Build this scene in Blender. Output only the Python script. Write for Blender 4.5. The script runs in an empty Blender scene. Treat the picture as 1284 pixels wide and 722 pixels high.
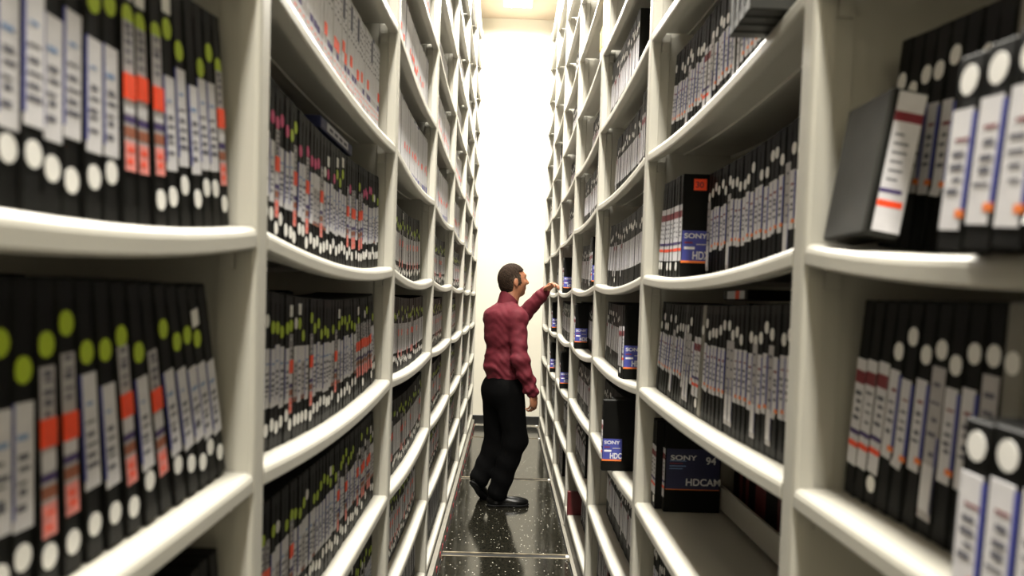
import bpy, bmesh, math, random
import numpy as np
from mathutils import Vector, Matrix
rng = random.Random(7)
scene = bpy.context.scene
col = scene.collection

# ------------------------------------------------------------------ camera
F_PX, CX, CY = 856.0, 642.0, 411.0          # focal length and principal point in the 1284x722 frame
VPX, VPY, ROLL = 635.0, 377.0, 0.030
H = 1.50
Yc = Vector(((VPX-CX)/F_PX, (CY-VPY)/F_PX, -1)).normalized()
v = Vector((ROLL, 1, 0)); Zc = (v - v.dot(Yc)*Yc).normalized()
Xc = Yc.cross(Zc).normalized()
M = Matrix((Xc, Yc, Zc))                    # rows: world axes in camera space -> camera-to-world
cam_d = bpy.data.cameras.new('camera'); cam = bpy.data.objects.new('camera', cam_d); col.objects.link(cam)
cam.matrix_world = Matrix.Translation((0, 0, H)) @ M.to_4x4()
cam_d.sensor_width = 36; cam_d.lens = 36*F_PX/1284
cam_d.shift_x = 0; cam_d.shift_y = (CY-361)/1284
cam_d.clip_start = 0.02; cam_d.clip_end = 60
cam_d.dof.use_dof = True; cam_d.dof.focus_distance = 4.6; cam_d.dof.aperture_fstop = 3.3
scene.camera = cam
def at(px, py, Y):
    d = M @ Vector(((px-CX)/F_PX, (CY-py)/F_PX, -1))
    t = Y/d.y
    return Vector((0, 0, H)) + d*t

# ------------------------------------------------------------------ world, exposure, lights
w = bpy.data.worlds.new('world'); scene.world = w; w.use_nodes = True
w.node_tree.nodes['Background'].inputs[0].default_value = (1.0, .97, .9, 1)
w.node_tree.nodes['Background'].inputs[1].default_value = 0.05
vs = scene.view_settings
vs.view_transform = 'Standard'; vs.look = 'None'; vs.gamma = 1.0; vs.use_curve_mapping = False
vs.exposure = 1.62
CEIL = 4.85
LIGHT_Y = [(-0.7, 95), (1.9, 100), (4.5, 105), (7.0, 85)]
for ly, pw in LIGHT_Y:
    ld = bpy.data.lights.new('tube_light', 'AREA'); ld.shape = 'RECTANGLE'; ld.size = 0.30; ld.size_y = 1.5
    ld.energy = pw; ld.color = (1.0, .955, .86)
    lo = bpy.data.objects.new('tube_light', ld); col.objects.link(lo)
    lo.location = (0.03, ly, CEIL-.125)

# ------------------------------------------------------------------ materials
MATS = {}
def mat(name, c, rough=.5, metal=0, var=.06, scale=14, bump=0, coat=0, spec=.5, emit=None):
    m = bpy.data.materials.new(name); m.use_nodes = True
    nt = m.node_tree; b = nt.nodes['Principled BSDF']
    b.inputs['Roughness'].default_value = rough; b.inputs['Metallic'].default_value = metal
    b.inputs['Specular IOR Level'].default_value = spec
    b.inputs['Coat Weight'].default_value = coat
    tc = nt.nodes.new('ShaderNodeTexCoord'); nz = nt.nodes.new('ShaderNodeTexNoise')
    nz.inputs['Scale'].default_value = scale; nz.inputs['Detail'].default_value = 3
    nt.links.new(tc.outputs['Object'], nz.inputs['Vector'])
    rp = nt.nodes.new('ShaderNodeValToRGB')
    rp.color_ramp.elements[0].position = .3; rp.color_ramp.elements[1].position = .7
    rp.color_ramp.elements[0].color = tuple(x*(1-var) for x in c)+(1,)
    rp.color_ramp.elements[1].color = tuple(min(1, x*(1+var)) for x in c)+(1,)
    nt.links.new(nz.outputs['Fac'], rp.inputs['Fac']); nt.links.new(rp.outputs['Color'], b.inputs['Base Color'])
    if bump:
        bp = nt.nodes.new('ShaderNodeBump'); bp.inputs['Strength'].default_value = bump; bp.inputs['Distance'].default_value = .01
        nt.links.new(nz.outputs['Fac'], bp.inputs['Height']); nt.links.new(bp.outputs['Normal'], b.inputs['Normal'])
    if emit:
        b.inputs['Emission Color'].default_value = emit[0]+(1,); b.inputs['Emission Strength'].default_value = emit[1]
    MATS[name] = m
    return m
mat('shelf_paint', (.405, .39, .34), .38, var=.03, scale=5)
mat('wall_paint', (.58, .55, .46), .7, var=.02, scale=2)
mat('ceiling_paint', (.52, .44, .34), .8, var=.02, scale=2)
mat('baseboard_black', (.012, .012, .012), .35)
mat('rail_steel', (.50, .48, .42), .35, metal=.6, var=.25, scale=40)
mat('rail_edge', (.20, .17, .115), .5, var=.85, scale=9)
mat('groove_black', (.006, .006, .006), .6)
mat('red_mark', (.45, .03, .04), .5)
mat('case_black', (.0035, .0035, .003), .5, var=.25, scale=30, spec=.14)
mat('case_charcoal', (.022, .022, .019), .5, var=.15, scale=30, spec=.3)
mat('case_grey', (.19, .18, .155), .5, var=.08)
mat('case_white', (.48, .475, .47), .5, var=.06)
mat('case_navy', (.02, .025, .09), .45)
mat('case_red', (.085, .005, .007), .45)
mat('paper', (.63, .62, .645), .65, var=.05, scale=60)
mat('paper_grey', (.42, .40, .41), .65, var=.08, scale=60)
mat('ink', (.10, .10, .13), .7)
mat('ink_blue', (.16, .27, .50), .7)
mat('orange_red', (.95, .075, .018), .5, var=.1, scale=60)
mat('pink', (.80, .27, .24), .6, var=.15, scale=80)
mat('purple', (.055, .03, .15), .6)
mat('brown', (.32, .10, .05), .6)
mat('maroon_print', (.20, .02, .03), .6)
mat('label_blue', (.05, .06, .30), .5)
mat('label_navy', (.014, .016, .06), .5)
mat('orange', (.85, .20, .03), .5)
mat('dot_green', (.42, .56, .012), .5, var=.08)
mat('dot_white', (.78, .77, .74), .55, var=.04)
mat('dot_magenta', (.60, .03, .16), .5)
mat('dot_cyan', (.05, .32, .40), .5)
mat('letter_white', (.72, .72, .74), .5)
mat('yellow_box', (.80, .50, .05), .5)
mat('lamp_housing', (.75, .74, .70), .5)
mat('lamp_tube', (.9, .9, .85), .5, emit=((1, .95, .85), 2.0))
mat('skin', (.29, .12, .062), .5, var=.10, scale=25, bump=.1)
mat('hair', (.016, .009, .005), .85, var=.5, scale=120, bump=.6, spec=.12)
mat('hair_grey', (.05, .036, .025), .85, var=.5, scale=140, bump=.6, spec=.12)
mat('shirt', (.088, .0095, .016), .75, var=.12, scale=40, bump=.15, spec=.2)
mat('button', (.09, .01, .015), .4)
mat('trousers', (.0009, .0009, .001), .9, var=.2, spec=.08)
mat('shoe_leather', (.003, .003, .003), .3, spec=.35)
mat('shoe_sole', (.003, .003, .003), .7, spec=.2)
mat('carriage_grey', (.16, .15, .125), .5)
mat('eye_white', (.55, .5, .46), .3); mat('eye_dark', (.02, .012, .008), .2)
mat('lip', (.36, .12, .09), .5)
# black speckled polished floor
def floor_mat():
    m = bpy.data.materials.new('speckled_floor'); m.use_nodes = True; nt = m.node_tree; b = nt.nodes['Principled BSDF']
    tc = nt.nodes.new('ShaderNodeTexCoord')
    vo = nt.nodes.new('ShaderNodeTexVoronoi'); vo.inputs['Scale'].default_value = 42
    nt.links.new(tc.outputs['Object'], vo.inputs['Vector'])
    lt = nt.nodes.new('ShaderNodeValToRGB'); lt.color_ramp.interpolation = 'LINEAR'
    lt.color_ramp.elements[0].position = .10; lt.color_ramp.elements[0].color = (1, 1, 1, 1)
    lt.color_ramp.elements[1].position = .17; lt.color_ramp.elements[1].color = (0, 0, 0, 1)
    nt.links.new(vo.outputs['Distance'], lt.inputs['Fac'])
    wn = nt.nodes.new('ShaderNodeValToRGB'); wn.color_ramp.elements[0].position = .35; wn.color_ramp.elements[1].position = .7
    nt.links.new(vo.outputs['Color'], wn.inputs['Fac'])
    mu = nt.nodes.new('ShaderNodeMath'); mu.operation = 'MULTIPLY'
    nt.links.new(lt.outputs['Color'], mu.inputs[0]); nt.links.new(wn.outputs['Color'], mu.inputs[1])
    nz = nt.nodes.new('ShaderNodeTexNoise'); nz.inputs['Scale'].default_value = 60
    nt.links.new(tc.outputs['Object'], nz.inputs['Vector'])
    rp = nt.nodes.new('ShaderNodeValToRGB')
    rp.color_ramp.elements[0].position = .35; rp.color_ramp.elements[0].color = (.004, .004, .003, 1)
    rp.color_ramp.elements[1].position = .75; rp.color_ramp.elements[1].color = (.022, .020, .014, 1)
    nt.links.new(nz.outputs['Fac'], rp.inputs['Fac'])
    mx = nt.nodes.new('ShaderNodeMix'); mx.data_type = 'RGBA'
    nt.links.new(mu.outputs[0], mx.inputs['Factor']); nt.links.new(rp.outputs['Color'], mx.inputs['A'])
    mx.inputs['B'].default_value = (.8, .77, .66, 1)
    nt.links.new(mx.outputs['Result'], b.inputs['Base Color'])
    n2 = nt.nodes.new('ShaderNodeTexNoise'); n2.inputs['Scale'].default_value = 3
    nt.links.new(tc.outputs['Object'], n2.inputs['Vector'])
    mr = nt.nodes.new('ShaderNodeMapRange'); mr.inputs['To Min'].default_value = .08; mr.inputs['To Max'].default_value = .16
    nt.links.new(n2.outputs['Fac'], mr.inputs['Value']); nt.links.new(mr.outputs['Result'], b.inputs['Roughness'])
    b.inputs['Specular IOR Level'].default_value = .7
    MATS['speckled_floor'] = m
floor_mat()

# ------------------------------------------------------------------ mesh helpers
class MB:
    def __init__(s): s.v = []; s.f = []; s.m = []; s.names = []; s.sm = []
    def mi(s, name):
        if name not in s.names: s.names.append(name)
        return s.names.index(name)
    def add(s, vs, fs, m, T=None, smooth=False):
        o = len(s.v); i = s.mi(m)
        s.v += [tuple(T @ Vector(p)) if T is not None else tuple(p) for p in vs]
        for f in fs: s.f.append(tuple(o+k for k in f)); s.m.append(i); s.sm.append(smooth)
    def box(s, x0, x1, y0, y1, z0, z1, m, T=None, skip=''):
        vs = [(x0,y0,z0),(x1,y0,z0),(x1,y1,z0),(x0,y1,z0),(x0,y0,z1),(x1,y0,z1),(x1,y1,z1),(x0,y1,z1)]
        fs = {'b':(0,3,2,1),'t':(4,5,6,7),'-y':(0,1,5,4),'+x':(1,2,6,5),'+y':(2,3,7,6),'-x':(3,0,4,7)}
        s.add(vs, [q for k, q in fs.items() if k not in skip.split(',')], m, T)
    def cbox(s, x0, x1, y0, y1, z0, z1, c, m, T=None):      # box with chamfered edges
        bm = bmesh.new(); bmesh.ops.create_cube(bm, size=1)
        for q in bm.verts:
            q.co = Vector(((x0+x1)/2+q.co.x*(x1-x0), (y0+y1)/2+q.co.y*(y1-y0), (z0+z1)/2+q.co.z*(z1-z0)))
        bmesh.ops.bevel(bm, geom=bm.edges[:]+bm.verts[:], offset=c, segments=1, affect='EDGES')
        bm.verts.index_update()
        s.add([q.co[:] for q in bm.verts], [[q.index for q in f.verts] for f in bm.faces], m, T); bm.free()
    def prism(s, prof, y0, y1, m, T=None, caps=True):        # closed profile of (x,z) extruded along y
        n = len(prof)
        vs = [(x, y0, z) for x, z in prof]+[(x, y1, z) for x, z in prof]
        fs = [(i, (i+1) % n, n+(i+1) % n, n+i) for i in range(n)]
        if caps: fs += [tuple(range(n-1, -1, -1)), tuple(range(n, 2*n))]
        s.add(vs, fs, m, T)
    def mesh(s, name):
        me = bpy.data.meshes.new(name); me.from_pydata(s.v, [], s.f)
        for n in s.names: me.materials.append(MATS[n])
        me.polygons.foreach_set('material_index', s.m)
        me.polygons.foreach_set('use_smooth', s.sm)
        me.update(); return me
def fixn(me):
    bm = bmesh.new(); bm.from_mesh(me); bmesh.ops.recalc_face_normals(bm, faces=bm.faces); bm.to_mesh(me); bm.free(); return me
def obj(name, me, parent=None, loc=None, matrix=None):
    if isinstance(me, MB): me = fixn(me.mesh(name))
    o = bpy.data.objects.new(name, me); col.objects.link(o)
    if parent is not None: o.parent = parent
    if loc is not None: o.location = loc
    if matrix is not None: o.matrix_local = matrix
    return o
def tag(o, label=None, cat=None, group=None, kind=None):
    if label: o['label'] = label
    if cat: o['category'] = cat
    if group: o['group'] = group
    if kind: o['kind'] = kind
    return o
def empty(name, matrix=None, loc=(0, 0, 0)):
    o = bpy.data.objects.new(name, None); col.objects.link(o); o.empty_display_size = .05
    o.location = loc
    if matrix is not None: o.matrix_world = matrix
    return o
def struct(name, mb): return tag(obj(name, mb), kind='structure')

# ------------------------------------------------------------------ the room
XL, XR = -.3585, .4275                  # front planes of the two shelving runs
POST_W = .045
PY = [1.03+1.168*i for i in range(-1, 7)]   # far edge of each upright
YEND = PY[-1]; WALL_Y = 8.26; DEPTH = .52
LEV = [.15, .51, .87, 1.24, 1.595, 1.98, 2.35, 2.72, 3.09, 3.46, 3.83, 4.20, 4.54]
b = MB(); b.box(-1.5, 1.6, WALL_Y, WALL_Y+.1, -.05, CEIL+.1, 'wall_paint'); struct('wall_far', b)
b = MB(); b.box(-1.5, 1.6, -2.6, -2.5, -.05, CEIL+.1, 'wall_paint'); struct('wall_behind', b)
b = MB(); b.box(-1.6, -1.5, -2.6, WALL_Y+.1, -.05, CEIL+.1, 'wall_paint'); struct('wall_left', b)
b = MB(); b.box(1.6, 1.7, -2.6, WALL_Y+.1, -.05, CEIL+.1, 'wall_paint'); struct('wall_right', b)
b = MB(); b.box(-1.6, 1.7, -2.6, WALL_Y+.1, CEIL, CEIL+.1, 'ceiling_paint'); struct('ceiling', b)
b = MB(); b.cbox(-1.45, 1.55, WALL_Y-.014, WALL_Y, -.02, .105, .004, 'baseboard_black'); struct('baseboard_far', b)
b = MB(); b.box(-1.6, 1.7, -2.6, WALL_Y+.1, -.12, -.02, 'groove_black'); fl = struct('floor', b)
RAILS = [.52, 2.25, 3.975, 5.705, 7.43]
edges = [-2.5]+RAILS+[WALL_Y-.12]
FX0, FX1 = -.331, .405
for i in range(len(edges)-1):
    y0 = edges[i]+(.034 if i else 0); y1 = edges[i+1]-.034
    b = MB(); b.cbox(FX0, FX1, y0, y1, -.02, 0, .002, 'speckled_floor'); obj('floor_panel', b, fl)
for i, y in enumerate(RAILS+[WALL_Y-.075]):
    b = MB()
    b.box(FX0-.01, FX1+.04, y-.026, y+.026, -.02, -.004, 'groove_black')
    b.box(FX0-.01, FX1+.03, y-.034, y-.026, -.02, .0012, 'rail_edge'); b.box(FX0-.01, FX1+.03, y+.026, y+.034, -.02, .0012, 'rail_edge')
    r = obj('floor_rail', b, fl)
    b = MB(); b.cbox(FX1-.012, FX1+.016, y-.03, y-.008, 0, .012, .003, 'dot_white'); obj('rail_end_cap', b, r)
b = MB(); b.box(FX0, FX1, WALL_Y-.115, WALL_Y-.014, -.02, -.001, 'rail_steel'); obj('threshold_strip', b, fl)

# ceiling lamps over the aisle (the area lights above are their tubes' light)
for i, (ly, pw) in enumerate(LIGHT_Y):
    t = empty('ceiling_light', loc=(.03, ly, CEIL))
    tag(t, 'fluorescent ceiling batten over the aisle, %s from the far wall' % ['fourth', 'third', 'second', 'nearest'][i], 'ceiling light', 'ceiling battens over the aisle')
    b = MB(); b.prism([(-.16, -.06), (.16, -.06), (.11, 0), (-.11, 0)], -.8, .8, 'lamp_housing'); obj('housing', b, t)
    for sx in (-.07, .07):
        b = MB(); n = 10
        b.prism([(sx+.013*math.cos(2*math.pi*k/n), -.078+.013*math.sin(2*math.pi*k/n)) for k in range(n)], -.74, .74, 'lamp_tube'); obj('tube', b, t)

# ------------------------------------------------------------------ shelving runs
SAG = {}
def sag(side, bay, lv):
    k = (side, bay, lv)
    if k not in SAG:
        SAG[k] = {(-1,0,4):.040, (1,0,4):.045, (-1,0,3):.008, (1,0,3):.002, (-1,1,3):.025, (-1,1,4):.026, (1,1,4):.024,
                  (1,1,3):.012, (-1,1,2):.010, (1,1,2):.010, (-1,1,5):.022, (1,1,5):.026}.get(k)
        if SAG[k] is None: SAG[k] = .006 if lv in (0, 12) else random.Random(str(k)).choice([.018, .022, .026, .030])
    return SAG[k]
def bay_span(bay): return PY[bay]+.001, PY[bay+1]-POST_W-.001
def shelf_z(side, bay, lv, y):
    y0, y1 = bay_span(bay); u = min(1, max(0, (y-y0)/(y1-y0)))
    return LEV[lv]-sag(side, bay, lv)*4*u*(1-u)
def shelf_profile():        # x measured inwards from the shelf front, z from the top
    p = [(.0025, -.0315), (0, -.028), (0, -.012), (.0015, -.006), (.005, -.0015), (.011, 0)]
    q = [(DEPTH-x, z) for x, z in p[::-1]]
    under = [(DEPTH-.026, -.0315), (DEPTH-.026, -.028), (DEPTH-.006, -.027), (DEPTH-.006, -.005),
             (.34, -.005), (.34, -.016), (.26, -.016), (.26, -.005), (.12, -.005), (.118, -.009), (.112, -.009), (.11, -.005),
             (.006, -.005), (.006, -.027), (.026, -.028), (.026, -.0315)]
    return p+q+under
PROF = shelf_profile()
SHELF_ME = {}
def shelf_mesh(side, sg, L):
    k = (side, sg)
    if k in SHELF_ME: return SHELF_ME[k]
    b = MB(); n = len(PROF); N = 16; vs = []; fs = []
    for j in range(N+1):
        u = j/N; dz = -sg*4*u*(1-u)
        vs += [(side*x, u*L, z+dz) for x, z in PROF]
    for j in range(N):
        for i in range(n): fs.append((j*n+i, j*n+(i+1) % n, (j+1)*n+(i+1) % n, (j+1)*n+i))
    fs += [tuple(range(n)), tuple(range(N*n+n-1, N*n-1, -1))]
    b.add(vs, fs, 'shelf_paint'); me = fixn(b.mesh('shelf'))
    me.polygons.foreach_set('use_smooth', [False]*len(me.polygons)); SHELF_ME[k] = me
    return me
def arcpts(cx, cz, r, a0, a1, n): return [(cx+r*math.cos(a0+(a1-a0)*k/n), cz+r*math.sin(a0+(a1-a0)*k/n)) for k in range(n+1)]
RUN = {}
def build_run(side):
    XF = XL if side < 0 else XR
    t = empty('shelving_run', loc=(XF, PY[0], 0)); RUN[side] = t
    tag(t, 'tall white steel shelving run with sagging shelves on the %s of the aisle' % ('left' if side < 0 else 'right'), 'shelving', 'shelving runs lining the aisle')
    # upright: front post with rounded corners, inner flange, side panel, rear post (plan outline extruded upwards)
    hw = POST_W/2
    pl = []
    r = .008
    for cx, cy, a0 in ((r, -hw+r, -math.pi/2), ):
        pass
    outline = [(.0, -hw+r), (.0025, -hw+.0025), (r, -hw), (.030, -hw), (.032, -hw+.006), (.060, -hw+.007), (.062, -.010), (DEPTH-.035, -.010), (DEPTH-.03, -hw), (DEPTH, -hw),
               (DEPTH, hw), (DEPTH-.03, hw), (DEPTH-.035, .010), (.062, .010), (.060, hw-.007), (.032, hw-.006), (.030, hw), (r, hw), (.0025, hw-.0025), (.0, hw-r)]
    n = len(outline)
    b = MB()
    vs = [(side*x, y, .02) for x, y in outline]+[(side*x, y, 4.60) for x, y in outline]
    b.add(vs, [(i, (i+1) % n, n+(i+1) % n, n+i) for i in range(n)]+[tuple(range(n)), tuple(range(2*n-1, n-1, -1))], 'shelf_paint')
    pm = fixn(b.mesh('upright'))
    # slotted bracket tab carrying each shelf end
    b = MB(); b.cbox(-.012, .012, -.003, .003, -.062, -.031, .0015, 'shelf_paint'); cm = fixn(b.mesh('shelf_clip'))
    for py in PY:
        u = obj('upright', pm, t, (0, py-hw-PY[0], 0))
        for lv in range(2, 8):
            if py < 0 or py > 5: continue
            for s2 in (-1, 1): obj('shelf_clip', cm, u, (side*.045, s2*(hw-.004), LEV[lv]))
    for bay in range(7):
        y0, y1 = bay_span(bay)
        for lv in range(len(LEV)):
            s = obj('shelf', shelf_mesh(side, sag(side, bay, lv), y1-y0), t, (side*.001, y0-PY[0], LEV[lv]))
            if lv < 12:                      # rear stop bar between the two faces of the run
                pass
    # rear stop: a pale bar along the middle of each shelf
    b = MB(); y0, y1 = bay_span(1); b.cbox(-.006, .006, 0, y1-y0, .012, .085, .002, 'shelf_paint'); sm = fixn(b.mesh('stop_bar'))
    for bay in range(7):
        for lv in range(12):
            y0, y1 = bay_span(bay)
            obj('stop_bar', sm, t, (side*(.256 if (side, bay, lv) == (1, 1, 2) else .288), y0-PY[0], LEV[lv]-sag(side, bay, lv)*.5))
    # carriage under the shelves
    b = MB()
    if side > 0:
        b.box(.004, DEPTH, -.02, YEND-PY[0], .0, .118, 'carriage_grey')
        b.box(-.016, .004, -.02, YEND-PY[0], .0, .012, 'carriage_grey')
    else:
        b.box(-.022, DEPTH-.0, -.02, YEND-PY[0], .0, .085, 'carriage_grey')
        b.box(.01, DEPTH, -.02, YEND-PY[0], .085, .118, 'shelf_paint')
        b.v = [(-x, y, z) for x, y, z in b.v]
    c = obj('carriage', b, t)
    if side < 0:
        b = MB(); b.box(.0222, .0245, 0, .03, .004, .030, 'red_mark'); rm = fixn(b.mesh('red_mark')); 
        y = 2.0
        while y < YEND-PY[0]:
            obj('red_mark', rm, c, (0, y, rng.uniform(0, .02))); y += rng.uniform(.13, .30)
build_run(-1); build_run(1)

# ------------------------------------------------------------------ tape cases
TH = .275; TD = .172
def disc(b, cy, cz, r, m, x=-.0006, n=12, sq=1.0):
    pts = [(cy+r*math.cos(2*math.pi*k/n), cz+r*sq*math.sin(2*math.pi*k/n)) for k in range(n)]
    vs = [(x, p, q) for p, q in pts]+[(0, p, q) for p, q in pts]
    b.add(vs, [tuple(range(n))]+[(k, n+k, n+(k+1) % n, (k+1) % n) for k in range(n)], m)
# a tape stands with its spine on the plane x=0 (facing -x), thickness along y (0..t), height z; side -1 mirrors x
CASE = {}
def case_mesh(t, h, d, m):
    k = (t, h, d, m)
    if k not in CASE:
        b = MB(); c = .0018
        b.cbox(0, d, 0, t, 0, h, c, m)
        b.box(-.0006, 0, t*.10, t*.14, .02, h-.02, m, skip='+x'); b.box(-.0006, 0, t*.86, t*.90, .02, h-.02, m, skip='+x')
        CASE[k] = fixn(b.mesh('case'))
    return CASE[k]
def lab_rect(b, y0, y1, z0, z1, m, x=-.0010, curl=0):
    if curl:
        b.add([(x, y0, z0+.012), (x, y1, z0+.012), (x, y1, z1), (x, y0, z1), (x-curl, y0, z0), (x-curl, y1, z0+.002)], [(0, 1, 2, 3), (4, 5, 1, 0)], m)
    else: b.box(x, 0, y0, y1, z0, z1, m, skip='+x')
def text_lines(b, y0, y1, z0, z1, r, m='ink', n=4, x=-.0013):
    for k in range(n):
        zc = z0+(z1-z0)*(k+.5)/n+r.uniform(-.002, .002); hh = r.uniform(.0012, .0030)
        a = y0+(y1-y0)*r.uniform(.12, .25); e = y1-(y1-y0)*r.uniform(.12, .4)
        b.add([(x, a, zc-hh), (x, e, zc-hh), (x, e, zc+hh), (x, a, zc+hh)], [(0, 1, 2, 3)], m)
LAB = {}
def label_mesh(kind, var, t):
    k = (kind, var, t)
    if k in LAB: return LAB[k]
    r = random.Random(str(k)); b = MB(); y0, y1 = t*.07, t*.95
    if kind == 'plain':                                   # left: white paper label with blue line and print
        z0 = .070+r.uniform(-.006, .006); z1 = z0+.108+r.uniform(-.008, .008)
        lab_rect(b, y0, y1, z0, z1, 'paper', curl=r.choice([0, 0, .004]))
        text_lines(b, y0, y1, z1-.034, z1-.022, r, 'ink_blue', 1); text_lines(b, y0, y1, z0+.015, z1-.04, r, 'ink', 5)
        b.box(-.0011, 0, y0-.0006, y0+.0012, z0+.01, z1, 'label_blue', skip='+x')
    elif kind == 'dull':
        z0 = .072; z1 = .178
        lab_rect(b, y0, y1, z0, z1, 'paper_grey'); lab_rect(b, y0, y1, z1-.03, z1, 'paper', -.0012); text_lines(b, y0, y1, z0, z1-.03, r, 'ink', 6)
        b.box(-.0012, 0, y0, y1, z0, z0+.008, 'brown', skip='+x')
    elif kind == 'red':                                   # left: narrow long label with bands; its red sticker is a part of its own
        y0, y1 = t*.16, t*.86; z0 = .052+r.uniform(-.006, .006); z1 = z0+.150
        lab_rect(b, y0, y1, z0, z1, 'paper_grey'); text_lines(b, y0, y1, z0+.105, z1, r, 'ink', 5)
        lab_rect(b, y0, y1, z0+.058, z0+.075, 'paper', -.0012)
        lab_rect(b, y0, y1, z0+.049, z0+.056, 'purple', -.0012); lab_rect(b, y0, y1, z0+.034, z0+.045, 'brown', -.0012)
        lab_rect(b, y0, y1, z0, z0+.030, 'pink', -.0012); text_lines(b, y0, y1, z0+.004, z0+.026, r, 'orange_red', 2, -.0015)
    elif kind == 'pale':                                  # left upper shelves: pale full-height sleeve
        lab_rect(b, t*.04, t*.96, .012, TH-.012, 'paper')
        text_lines(b, y0, y1, .17, TH-.02, r, 'ink', 5); lab_rect(b, y0, y1, .014, .014+r.uniform(.015, .05), r.choice(['label_blue', 'paper_grey', 'label_navy']), -.0012)
        lab_rect(b, y0, y1, .085, .100, 'purple' if var % 2 else 'paper_grey', -.0012)
        if var % 3 == 0: lab_rect(b, y0, y1, .20, TH-.014, 'label_navy', -.0012)
        text_lines(b, y0, y1, .05, .08, r, 'pink', 2)
    elif kind == 'hd':                                    # right: white label, blue edge, orange foot, maroon line
        z0 = .070+r.uniform(-.004, .004); z1 = z0+.110+r.uniform(-.005, .005)
        lab_rect(b, y0+.003, y1, z0, z1, 'paper', curl=r.choice([0, 0, 0, .003]))
        b.box(-.0011, 0, y0-.001, y0+.0034, z0+.012, z1-.004, 'label_blue', skip='+x')
        text_lines(b, y0, y1, z1-.030, z1-.022, r, 'maroon_print', 1, -.0014); text_lines(b, y0+.003, y1, z0+.03, z1-.034, r, 'ink', 4, -.0014)
        lab_rect(b, y0-.001, y0+.010, z0+.011, z0+.018, 'orange', -.0013)
    elif kind == 'maroon':                                # right: white label, maroon head, blue and red bands
        z0 = .045; z1 = .195
        lab_rect(b, y0, y1, z0, z1, 'paper'); lab_rect(b, y0, y1, z1-.034, z1-.016, 'maroon_print', -.0013)
        lab_rect(b, y0, y1, z0+.044, z0+.051, 'purple', -.0013); lab_rect(b, y0, y1, z0+.026, z0+.034, 'orange_red', -.0013)
        text_lines(b, y0, y1, z0+.06, z1-.04, r, 'ink', 4, -.0014)
    elif kind == 'tall':                                  # right: pale blue-grey full length label
        lab_rect(b, y0, y1, .02, .20, 'paper_grey'); lab_rect(b, y0, y1, .03, .085, 'paper', -.0012); b.box(-.0012, 0, y0, y0+.003, .03, .12, 'label_blue', skip='+x')
        text_lines(b, y0, y1, .09, .19, r, 'ink', 5, -.0014)
    elif kind == 'strip':                                 # bottom row: thin white strip
        lab_rect(b, t*.3, t*.75, .05, .22, 'paper'); text_lines(b, t*.3, t*.75, .06, .2, r, 'ink', 6)
    LAB[k] = fixn(b.mesh('label')); return LAB[k]
DOT = {}
def dot_mesh(t, m):
    if (t, m) not in DOT:
        b = MB()
        if m == 'square': b.box(-.0006, 0, t*.15, t*.85, -.011, .011, 'dot_white', skip='+x')
        elif m == 'orange_red':
            b.box(-.0018, 0, t*.13, t*.89, -.0125, .0125, 'orange_red', skip='+x')
        else: disc(b, t*.5, 0, .0102 if t < .03 else .0115, m, sq=1.15)
        DOT[(t, m)] = fixn(b.mesh('dot'))
    return DOT[(t, m)]
SIDE_MIRROR = {1: Matrix.Identity(4), -1: Matrix.Diagonal((-1, 1, 1, 1))}
def tape_spec(style, r):
    """style -> dict(case, label kind/variant, dots [(material, z)], words)"""
    if style == 'left_black':
        q = r.random()
        dots = []
        gz = r.choice([.198, .205, .212, .222])
        if q < .60: kind = 'plain'; words = ', white label'
        elif q < .72: kind = 'dull'; words = ', grey label'
        else: kind = 'red'; words = ', red sticker'
        g = r.random()
        if kind == 'red': gz += .012
        if g < .62: dots.append(('dot_green', gz)); words += ', green dot'
        elif g < .70: dots.append(('square', gz+.028)); dots.append(('dot_green', gz)); words += ', white tab'
        elif g < .76: dots.append(('dot_white', gz)); words += ', white dots'
        if kind != 'red' or r.random() < .6: dots.append(('dot_white', r.choice([.035, .042, .05]) if kind != 'red' else .030))
        if kind == 'red': dots.append(('orange_red', r.choice([.140, .144])))
        return dict(case='case_black', kind=kind, var=r.randrange(4), dots=dots, words='black tape'+words, name='tape_case')
    if style == 'left_magenta':
        s = tape_spec('left_black', r)
        if r.random() < .5: s['dots'] = [(('dot_magenta' if d[0] == 'dot_green' else d[0]), d[1]) for d in s['dots']]; s['words'] = s['words'].replace('green', 'magenta')
        return s
    if style == 'left_pale':
        v_ = r.randrange(6); dots = []; words = 'pale grey tape sleeve'
        if r.random() < .45: dots.append(('orange_red', r.choice([.115, .125, .135]))); words += ', red sticker'
        else: words += ', printed spine'
        return dict(case='case_white' if r.random() < .8 else 'case_navy', kind='pale', var=v_, dots=dots, words=words, name='tape_sleeve')
    if style == 'right_black':
        q = r.random(); dots = []
        if q < .90: kind = 'hd'; words = ', white label'
        else: kind = 'tall'; words = ', long label'
        if r.random() < .85: dots.append(('dot_white', r.choice([.205, .212, .220, .232]))); words += ', white dot'
        return dict(case='case_black', kind=kind, var=r.randrange(6), dots=dots, words='black cassette'+words, name='cassette_case')
    if style == 'right_maroon':
        return dict(case='case_black', kind='maroon', var=r.randrange(3), dots=[('dot_white', .03)] if r.random() < .4 else [], words='black cassette, maroon and white label', name='cassette_case')
    if style == 'right_grey':
        return dict(case='case_grey', kind=None, var=0, dots=[('dot_white', .215)], words='plain grey cassette, white dot', name='cassette_case')
    if style == 'right_plain':
        return dict(case='case_charcoal', kind='strip', var=r.randrange(3), dots=[], words='black cassette, thin white strip', name='cassette_case')
    if style == 'bottom':
        return dict(case='case_black', kind='strip', var=r.randrange(4), dots=[], words='black cassette, thin white strip', name='cassette_case')
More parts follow.
